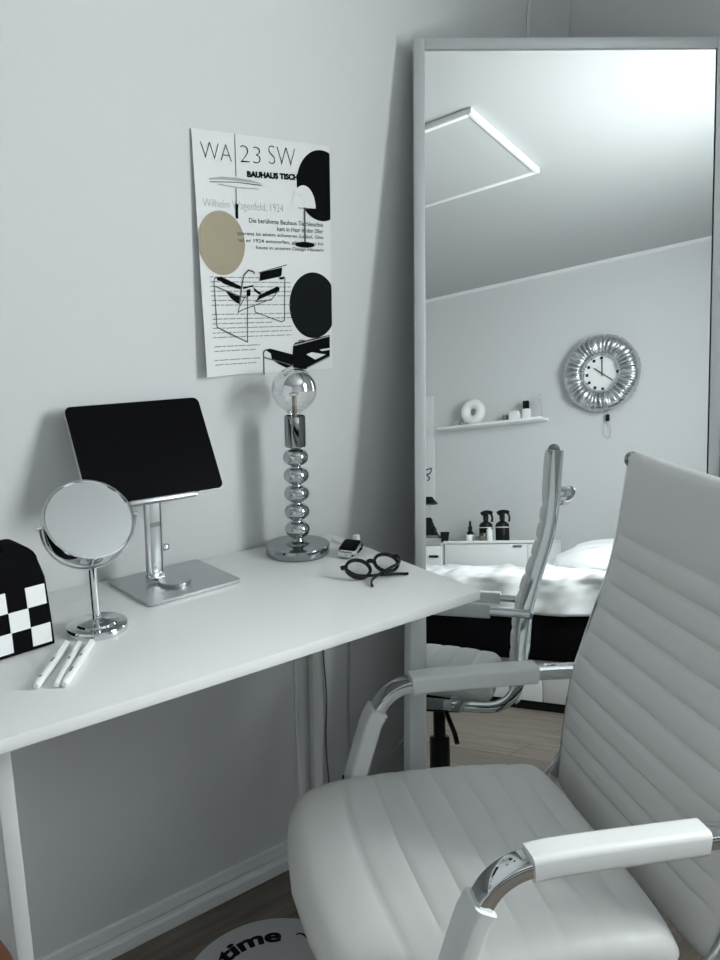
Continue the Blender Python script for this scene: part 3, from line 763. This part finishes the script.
def hand(a, l, wd, y, nm):
    R_ = Matrix.Rotation(radians(a), 4, 'Y')
    obj(nm, MB().box((-wd/2, y, -.018), (wd/2, y+.0015, l)).xf(R_), M['ink_grey'], ck, smooth=False)
hand(2, .088, .007, .039, 'minute_hand'); hand(128, .085, .006, .041, 'second_hand'); hand(-52, .062, .007, .043, 'hour_hand')
tg = thing('hanging_key_tag', 'black tag on a thin loop hanging under the clock', 'tag', (.350, YB, 1.600))
obj('tag_body', MB().box((-.012, .022, -.050), (.012, .034, -.008), .003), M['black_plastic'], tg)
obj('loop', MB().tube(cat([(-.006, .028, -.0505), (-.026, .026, -.10), (-.014, .024, -.155), (.010, .024, -.150), (.018, .026, -.10), (.006, .028, -.0505)], 6), .0022, 6), M['cable'], tg)
obj('pin', MB().tube([(0, .001, .0), (0, .028, .0)], .003, 8).tube([(0, .028, .002), (0, .028, -.0085)], .0015, 6), M['chrome'], tg)

# shelf and its things
SY = YB; SZ = 1.606
shf = thing('picture_ledge', 'narrow white wall shelf across from the desk', 'shelf', (-.42, SY, SZ))
obj('board', MB().box((-.845, SY+.001, SZ-.012), (-.055, SY+.135, SZ+.004), .002), M['white_lacquer'], shf, world=True)
obj('back_lip', MB().box((-.845, SY+.001, SZ+.0045), (-.055, SY+.006, SZ+.012), .001), M['white_lacquer'], shf, world=True)
T0 = SZ + .0045
dn = MB().lathe([(.045+.038*cos(2*pi*k/16)*0, 0) for k in range(0)] or [(0, 0), (0, .0001)], n=3) if False else MB()
ringp = [V((.058*cos(2*pi*k/40), 0, .092 + .058*sin(2*pi*k/40))) for k in range(40)]
dn.tube(ringp, .034, 16, closed=True)
ring_o = single('ring_vase', dn, M['ceramic'], 'round white ring shaped vase standing on the wall shelf', 'vase', (-.583, SY+.075, T0))
def crystal(x, label, s_):
    single('glass_ornament', MB().lathe([(0, 0), (.020*s_, 0), (.028*s_, .02*s_), (.016*s_, .045*s_), (.0, .055*s_)], n=8), M['glass'], label, 'ornament', (x, SY+.07, T0), 0, 'clear ornaments on the wall shelf', smooth=False)
crystal(-.715, 'small clear faceted ornament by the shelf end, smaller than its neighbour', .8)
crystal(-.668, 'clear faceted ornament next to the ring vase', 1.05)
bx = thing('small_white_jar', 'small white square jar on the wall shelf', 'jar', (-.266, SY+.07, T0))
obj('body', MB().box((-.036, -.030, 0), (.036, .030, .050), .006), M['white_plastic'], bx)
obj('lid', MB().box((-.034, -.028, .0502), (.034, .028, .062), .004), M['white_lacquer'], bx)
single('dark_pot', MB().lathe([(0, 0), (.020, 0), (.022, .03), (.020, .045), (0, .045)], n=20), M['grey_felt'], 'small dark pot on the wall shelf beside the white jar', 'pot', (-.345, SY+.055, T0))
pb_ = thing('perfume_bottle', 'white bottle with black cap on the wall shelf', 'bottle', (-.184, SY+.07, T0))
obj('body', MB().box((-.024, -.018, 0), (.024, .018, .070), .004), M['white_plastic'], pb_)
obj('cap', MB().box((-.019, -.015, .0702), (.019, .015, .125), .004), M['black_plastic'], pb_)
wr = MB().tube(cat([(-.030, 0, .003), (-.035, 0, .05), (-.005, 0, .08), (.020, 0, .12), (.024, 0, .152), (.008, 0, .155), (.006, 0, .13), (.022, 0, .11)], 6), .0022, 6)
wr.tube([(-.040, 0, .0022), (.030, 0, .0022)], .0022, 6).tube([(.022, 0, .110), (.026, 0, .0025)], .0018, 6)
single('wire_holder', wr, M['cable'], 'thin bent wire holder at the end of the wall shelf', 'holder', (-.100, SY+.07, T0))

# board on the far wall, cut by the mirror's edge
bd = thing('pale_wall_board', 'pale board with a small dark squiggle on the far wall', 'board', (-1.08, SY, 1.20))
obj('panel', MB().box((-.19, .001, -.10), (.135, .012, .67), .003), M['pale_board'], bd)
obj('squiggle', MB().tube(cat([(.060, .0135, .125), (.110, .0135, .135), (.100, .0135, .10), (.070, .0135, .09), (.095, .0135, .065), (.075, .0135, .045)], 6), .004, 6), M['ink_soft'], bd)

# cabinets
def cabinet(x0, x1, top, label):
    t = thing('cabinet', label, 'cabinet', ((x0+x1)/2, SY, 0), 0, 'white cabinets along the far wall')
    obj('body', MB().box((x0, SY+.026, .0), (x1, SY+.40, top-.018), .001), M['white_lacquer'], t, world=True)
    obj('top_board', MB().box((x0-.002, SY+.026, top-.0175), (x1+.002, SY+.424, top), .0015), M['white_lacquer'], t, world=True)
    return t
c1 = cabinet(-1.16, -.648, .795, 'white cabinet with a slim dark handle under the dark ornament')
for z0, z1 in ((.07, .405), (.412, .770)):
    d_ = obj('drawer_front', MB().box((-1.155, SY+.4005, z0), (-.653, SY+.418, z1), .0015), M['white_lacquer'], c1, world=True)
    obj('handle', MB().box((-.745, SY+.419, z1-.075), (-.675, SY+.430, z1-.060), .002), M['black_plastic'], d_, world=True)
c2 = cabinet(-.632, .015, .803, 'white cabinet with plain doors under the spray bottles')
for x0, x1 in ((-.627, -.045),):
    d_ = obj('door', MB().box((x0, SY+.4005, .07), (x1, SY+.418, .780), .0015), M['white_lacquer'], c2, world=True)
    obj('handle', MB().box((-.130, SY+.419, .762), (-.075, SY+.428, .772), .001), M['ink_grey'], d_, world=True)
d_ = obj('side_panel', MB().box((-.041, SY+.4005, .07), (.010, SY+.418, .780), .0015), M['white_lacquer'], c2, world=True)
TZ = .8035
def spray(x, label, a):
    t = thing('spray_bottle', label, 'bottle', (x, SY+.24, TZ), radians(a), 'black spray bottles on the cabinet')
    obj('body', MB().lathe([(0, 0), (.043, 0), (.045, .004), (.045, .095), (.040, .112), (.022, .124), (.015, .128), (.015, .136), (0, .136)], n=28), M['black_plastic'], t)
    obj('label_line', MB().lathe([(.0452, .084), (.0454, .084), (.0454, .088), (.0452, .088)], n=28), M['white_plastic'], t)
    hd = MB().lathe([(0, .1362), (.018, .1362), (.018, .155), (.012, .160), (0, .160)], n=18)
    hd.sweep(cat([(-.030, 0, .176), (-.010, 0, .186), (.020, 0, .188), (.046, 0, .180)], 5), rrect(.013, .012, .005, 3), up=(0, 1, 0))
    hd.sweep(cat([(.000, 0, .158), (.000, 0, .178)], 3), rrect(.013, .016, .005, 3), up=(0, 1, 0))
    hd.sweep(cat([(.036, 0, .178), (.048, 0, .160), (.050, 0, .140), (.046, 0, .122)], 5), rrect(.008, .005, .003, 3), up=(0, 1, 0))
    obj('trigger_head', hd, M['black_plastic'], t)
spray(-.415, 'black spray bottle next to the small dropper bottle on the cabinet', 4)
spray(-.295, 'black spray bottle on the cabinet, closest to the chair reflection', -6)
t = thing('dropper_bottle', 'small slim black dropper bottle on the cabinet', 'bottle', (-.533, SY+.24, TZ))
obj('body', MB().lathe([(0, 0), (.022, 0), (.023, .002), (.023, .055), (.012, .066), (.012, .070), (0, .070)], n=20), M['black_plastic'], t)
obj('dropper', MB().lathe([(0, .0702), (.0145, .0702), (.0145, .092), (.009, .098), (.008, .125), (.004, .134), (0, .135)], n=18), M['black_plastic'], t)
single('white_jar', MB().lathe([(0, 0), (.026, 0), (.027, .002), (.027, .036), (.025, .040), (0, .040)], n=24), M['white_plastic'], 'low white jar before the black bottles on the cabinet', 'jar', (-.490, SY+.32, TZ))
t = thing('olive_jar', 'small glass jar with olive contents before the spray bottles', 'jar', (-.408, SY+.33, TZ))
obj('contents', MB().lathe([(0, .003), (.034, .003), (.034, .030), (0, .030)], n=24), M['olive'], t)
obj('jar_wall', MB().lathe([(0, 0), (.037, 0), (.038, .003), (.038, .050), (.0365, .050), (.0365, .0025), (0, .0025)], n=24), M['thin_glass'], t)
single('white_tube', MB().lathe([(0, 0), (.018, 0), (.020, .003), (.020, .070), (.012, .078), (.012, .085), (0, .085)], n=20), M['white_plastic'], 'short white bottle between the two spray bottles', 'bottle', (-.352, SY+.31, TZ))
single('grey_tray', MB().prism(rrect(.105, .06, .012, 4), 0, .006).loft([[V((a, b, z)) for a, b in rrect(.105*k, .06*k, .012, 4)] for k, z in ((1, .006), (1.03, .048), (1.0, .048), (.96, .008))]), M['grey_felt'], 'grey tray with a black ornament on the cabinet', 'tray', (-.850, SY+.24, .7955))
t = thing('dark_ornament', 'black rough ornament with clear stem and black cap in the grey tray', 'ornament', (-.862, SY+.24, .802))
hp_ = MB()
def heap(u, v):
    a = 2*pi*u; z = .165*v; r = .066*(1-v)**.8 + .020
    k = 1 + .35*noise.noise(V((3.1*cos(a), 3.1*sin(a), 30*z)))
    return V((r*k*cos(a), min(.45*r, .036)*k*sin(a), .001 + z))
hp_.grid(heap, 28, 14); hp_.face([heap(k/28, 1) for k in range(28)])
obj('rough_base', hp_, M['black_plastic'], t)
obj('clear_stem', MB().lathe([(0, .168), (.020, .168), (.014, .21), (.020, .255), (0, .255)], n=20), M['thin_glass'], t)
obj('cap', MB().lathe([(0, .2555), (.055, .2555), (.072, .262), (.045, .290), (.032, .310), (0, .312)], n=20), M['black_plastic'], t)
single('dark_cup', MB().lathe([(0, 0), (.022, 0), (.032, .07), (.030, .07), (.020, .004), (0, .004)], n=20), M['black_plastic'], 'small dark cup beside the grey tray on the cabinet', 'cup', (-.695, SY+.30, .8035 - .008))

# bed
bed = thing('storage_bed', 'black sided bed with white storage drawers across the room', 'bed', (.05, -2.70, 0))
BX0, BX1, BY0, BY1 = -1.05, 1.28, -2.222, -3.17
obj('side_board', MB().box((BX0, BY0-.02, .235), (BX1, BY0, .455), .003), M['black_cloth'], bed, world=True)
obj('carcass', MB().box((BX0, BY1, .04), (BX1, BY0-.025, .23)), M['white_lacquer'], bed, world=True, smooth=False)
obj('inner_frame', MB().box((BX0, BY1, .2305), (BX1, BY0-.0205, .40)), M['black_cloth'], bed, world=True, smooth=False)
obj('plinth', MB().box((BX0, BY1, .0005), (BX1, BY0-.012, .0395)), M['black_plastic'], bed, world=True, smooth=False)
obj('trim_strip', MB().box((BX0, BY0-.024, .2260), (BX1, BY0+.002, .2340)), M['alu'], bed, world=True, smooth=False)
for x0, x1 in ((BX0, -.28), (-.276, .482), (.487, BX1)):
    obj('drawer', MB().box((x0, BY0-.0245, .042), (x1, BY0-.006, .218), .002), M['white_lacquer'], bed, world=True)
obj('mattress', MB().box((BX0+.02, BY1+.01, .401), (BX1-.02, BY0-.03, .525), .03, 3), M['white_cloth'], bed, world=True)
def rnd(x, y, s): return noise.noise(V((x*s, y*s, 3.3)))
def duv(u, v):
    x = BX0 - .02 + (BX1-BX0+.04)*u
    # v runs from the hanging hem up, over the edge and back
    L = v*1.10
    wob = .026*rnd(x + .5*L, L, 5) + .020*rnd(x*1.2+7 - L, L*1.6, 12)
    if L < .16:
        y = BY0 + .030 + .5*wob + .012*sin(x*23); z = .440 + .010*rnd(x, 0, 5) + L
    elif L < .25:
        t = (L-.16)/.09*pi/2; y = BY0 + .030 - .06*(1-cos(t)) + .5*wob; z = .600 + .032*sin(t)
    else:
        y = BY0 - .030 - (L-.25); z = .632
    f = min(1, max(0, (L-.1)*6))
    z += .012 + f*(wob*1.1 + .022*rnd(x*1.7+1, L, 4))
    return V((x, y, z))
dv = MB().grid(duv, 150, 80)
o = obj('duvet', dv, M['duvet'], None, angle=180); tag(o, 'rumpled white duvet spread over the bed', 'duvet')
sm_ = o.modifiers.new('thickness', 'SOLIDIFY'); sm_.thickness = .016; sm_.offset = -1
def pil(cx, cy, cz, a, b, c, rx):
    def fn(u, v):
        g = 2*pi*u; h = pi*(v-.5)
        x = math.copysign(abs(cos(g))**.55, cos(g))*cos(h)**.6; y = math.copysign(abs(sin(g))**.55, sin(g))*cos(h)**.6
        z = sin(h)
        w = .02*noise.noise(V((x*3+cx, y*3, z*2))) + .012*noise.noise(V((x*2, y*9, z)))
        return V((a*x, b*y, c*z*(1-.4*max(x*x, y*y)) + w))
    return MB().grid(fn, 48, 24).xf(Matrix.Rotation(rx, 4, 'X'))
p_ = pil(.0, 0, 0, .46, .28, .080, radians(-10)); p_.bm.transform(Matrix.Translation((0, 0, .0)))
o = single('bed_pillow', p_, M['duvet'], 'white pillow leaning up at the back of the bed', 'pillow', (.80, -2.84, .712))

# ------------------------------------------------------------------ camera
cd = bpy.data.cameras.new('camera'); cam = bpy.data.objects.new('camera', cd); COL.objects.link(cam)
yaw, pit, rol = radians(52.5311), radians(12.5632), radians(-.422)
F_ = V((cos(yaw)*cos(pit), sin(yaw)*cos(pit), -sin(pit)))
R0 = V((sin(yaw), -cos(yaw), 0)); U0 = R0.cross(F_)
R_ = R0*cos(rol) + U0*sin(rol); U_ = -R0*sin(rol) + U0*cos(rol)
cam.matrix_world = Matrix(((R_.x, U_.x, -F_.x, CAM.x), (R_.y, U_.y, -F_.y, CAM.y), (R_.z, U_.z, -F_.z, CAM.z), (0, 0, 0, 1)))
cd.sensor_fit = 'VERTICAL'; cd.sensor_height = 36; cd.lens = 796.33/960*36; cd.clip_start = .02
SC.camera = cam

# ------------------------------------------------------------------ daylight
wd = bpy.data.worlds.new('daylight'); SC.world = wd; wd.use_nodes = True
bg = wd.node_tree.nodes['Background']; bg.inputs['Color'].default_value = (.95, 1, .995, 1); bg.inputs['Strength'].default_value = 36.
portals = []
for sx, sy, loc, rot in ((WZ1-WZ0, WY1-WY0, (XW+.11, ym, (WZ0+WZ1)/2), (0, radians(90), 0)),):
    la = bpy.data.lights.new('window_portal', 'AREA'); la.shape = 'RECTANGLE'; la.size = sx; la.size_y = sy
    la.cycles.is_portal = True; portals.append(la)
    lo = bpy.data.objects.new('window_portal', la); COL.objects.link(lo)
    lo.location = loc; lo.rotation_euler = rot

vs = SC.view_settings; SC.display_settings.display_device = 'sRGB'
vs.view_transform = 'Standard'; vs.look = 'None'; vs.gamma = 1; vs.exposure = 0.; vs.use_curve_mapping = False
SC.cycles.max_bounces = 14; SC.cycles.diffuse_bounces = 8; SC.cycles.glossy_bounces = 8; SC.cycles.transparent_max_bounces = 12
SC.cycles.sample_clamp_indirect = 8

# ------------------------------------------------------------------ to metres
SM = Matrix.Scale(GS, 4); done = set()
for o in bpy.data.objects:
    o.location = o.location*GS
    if o.type == 'MESH' and o.data.name not in done:
        done.add(o.data.name); o.data.transform(SM)
for la in portals: la.size *= GS; la.size_y *= GS
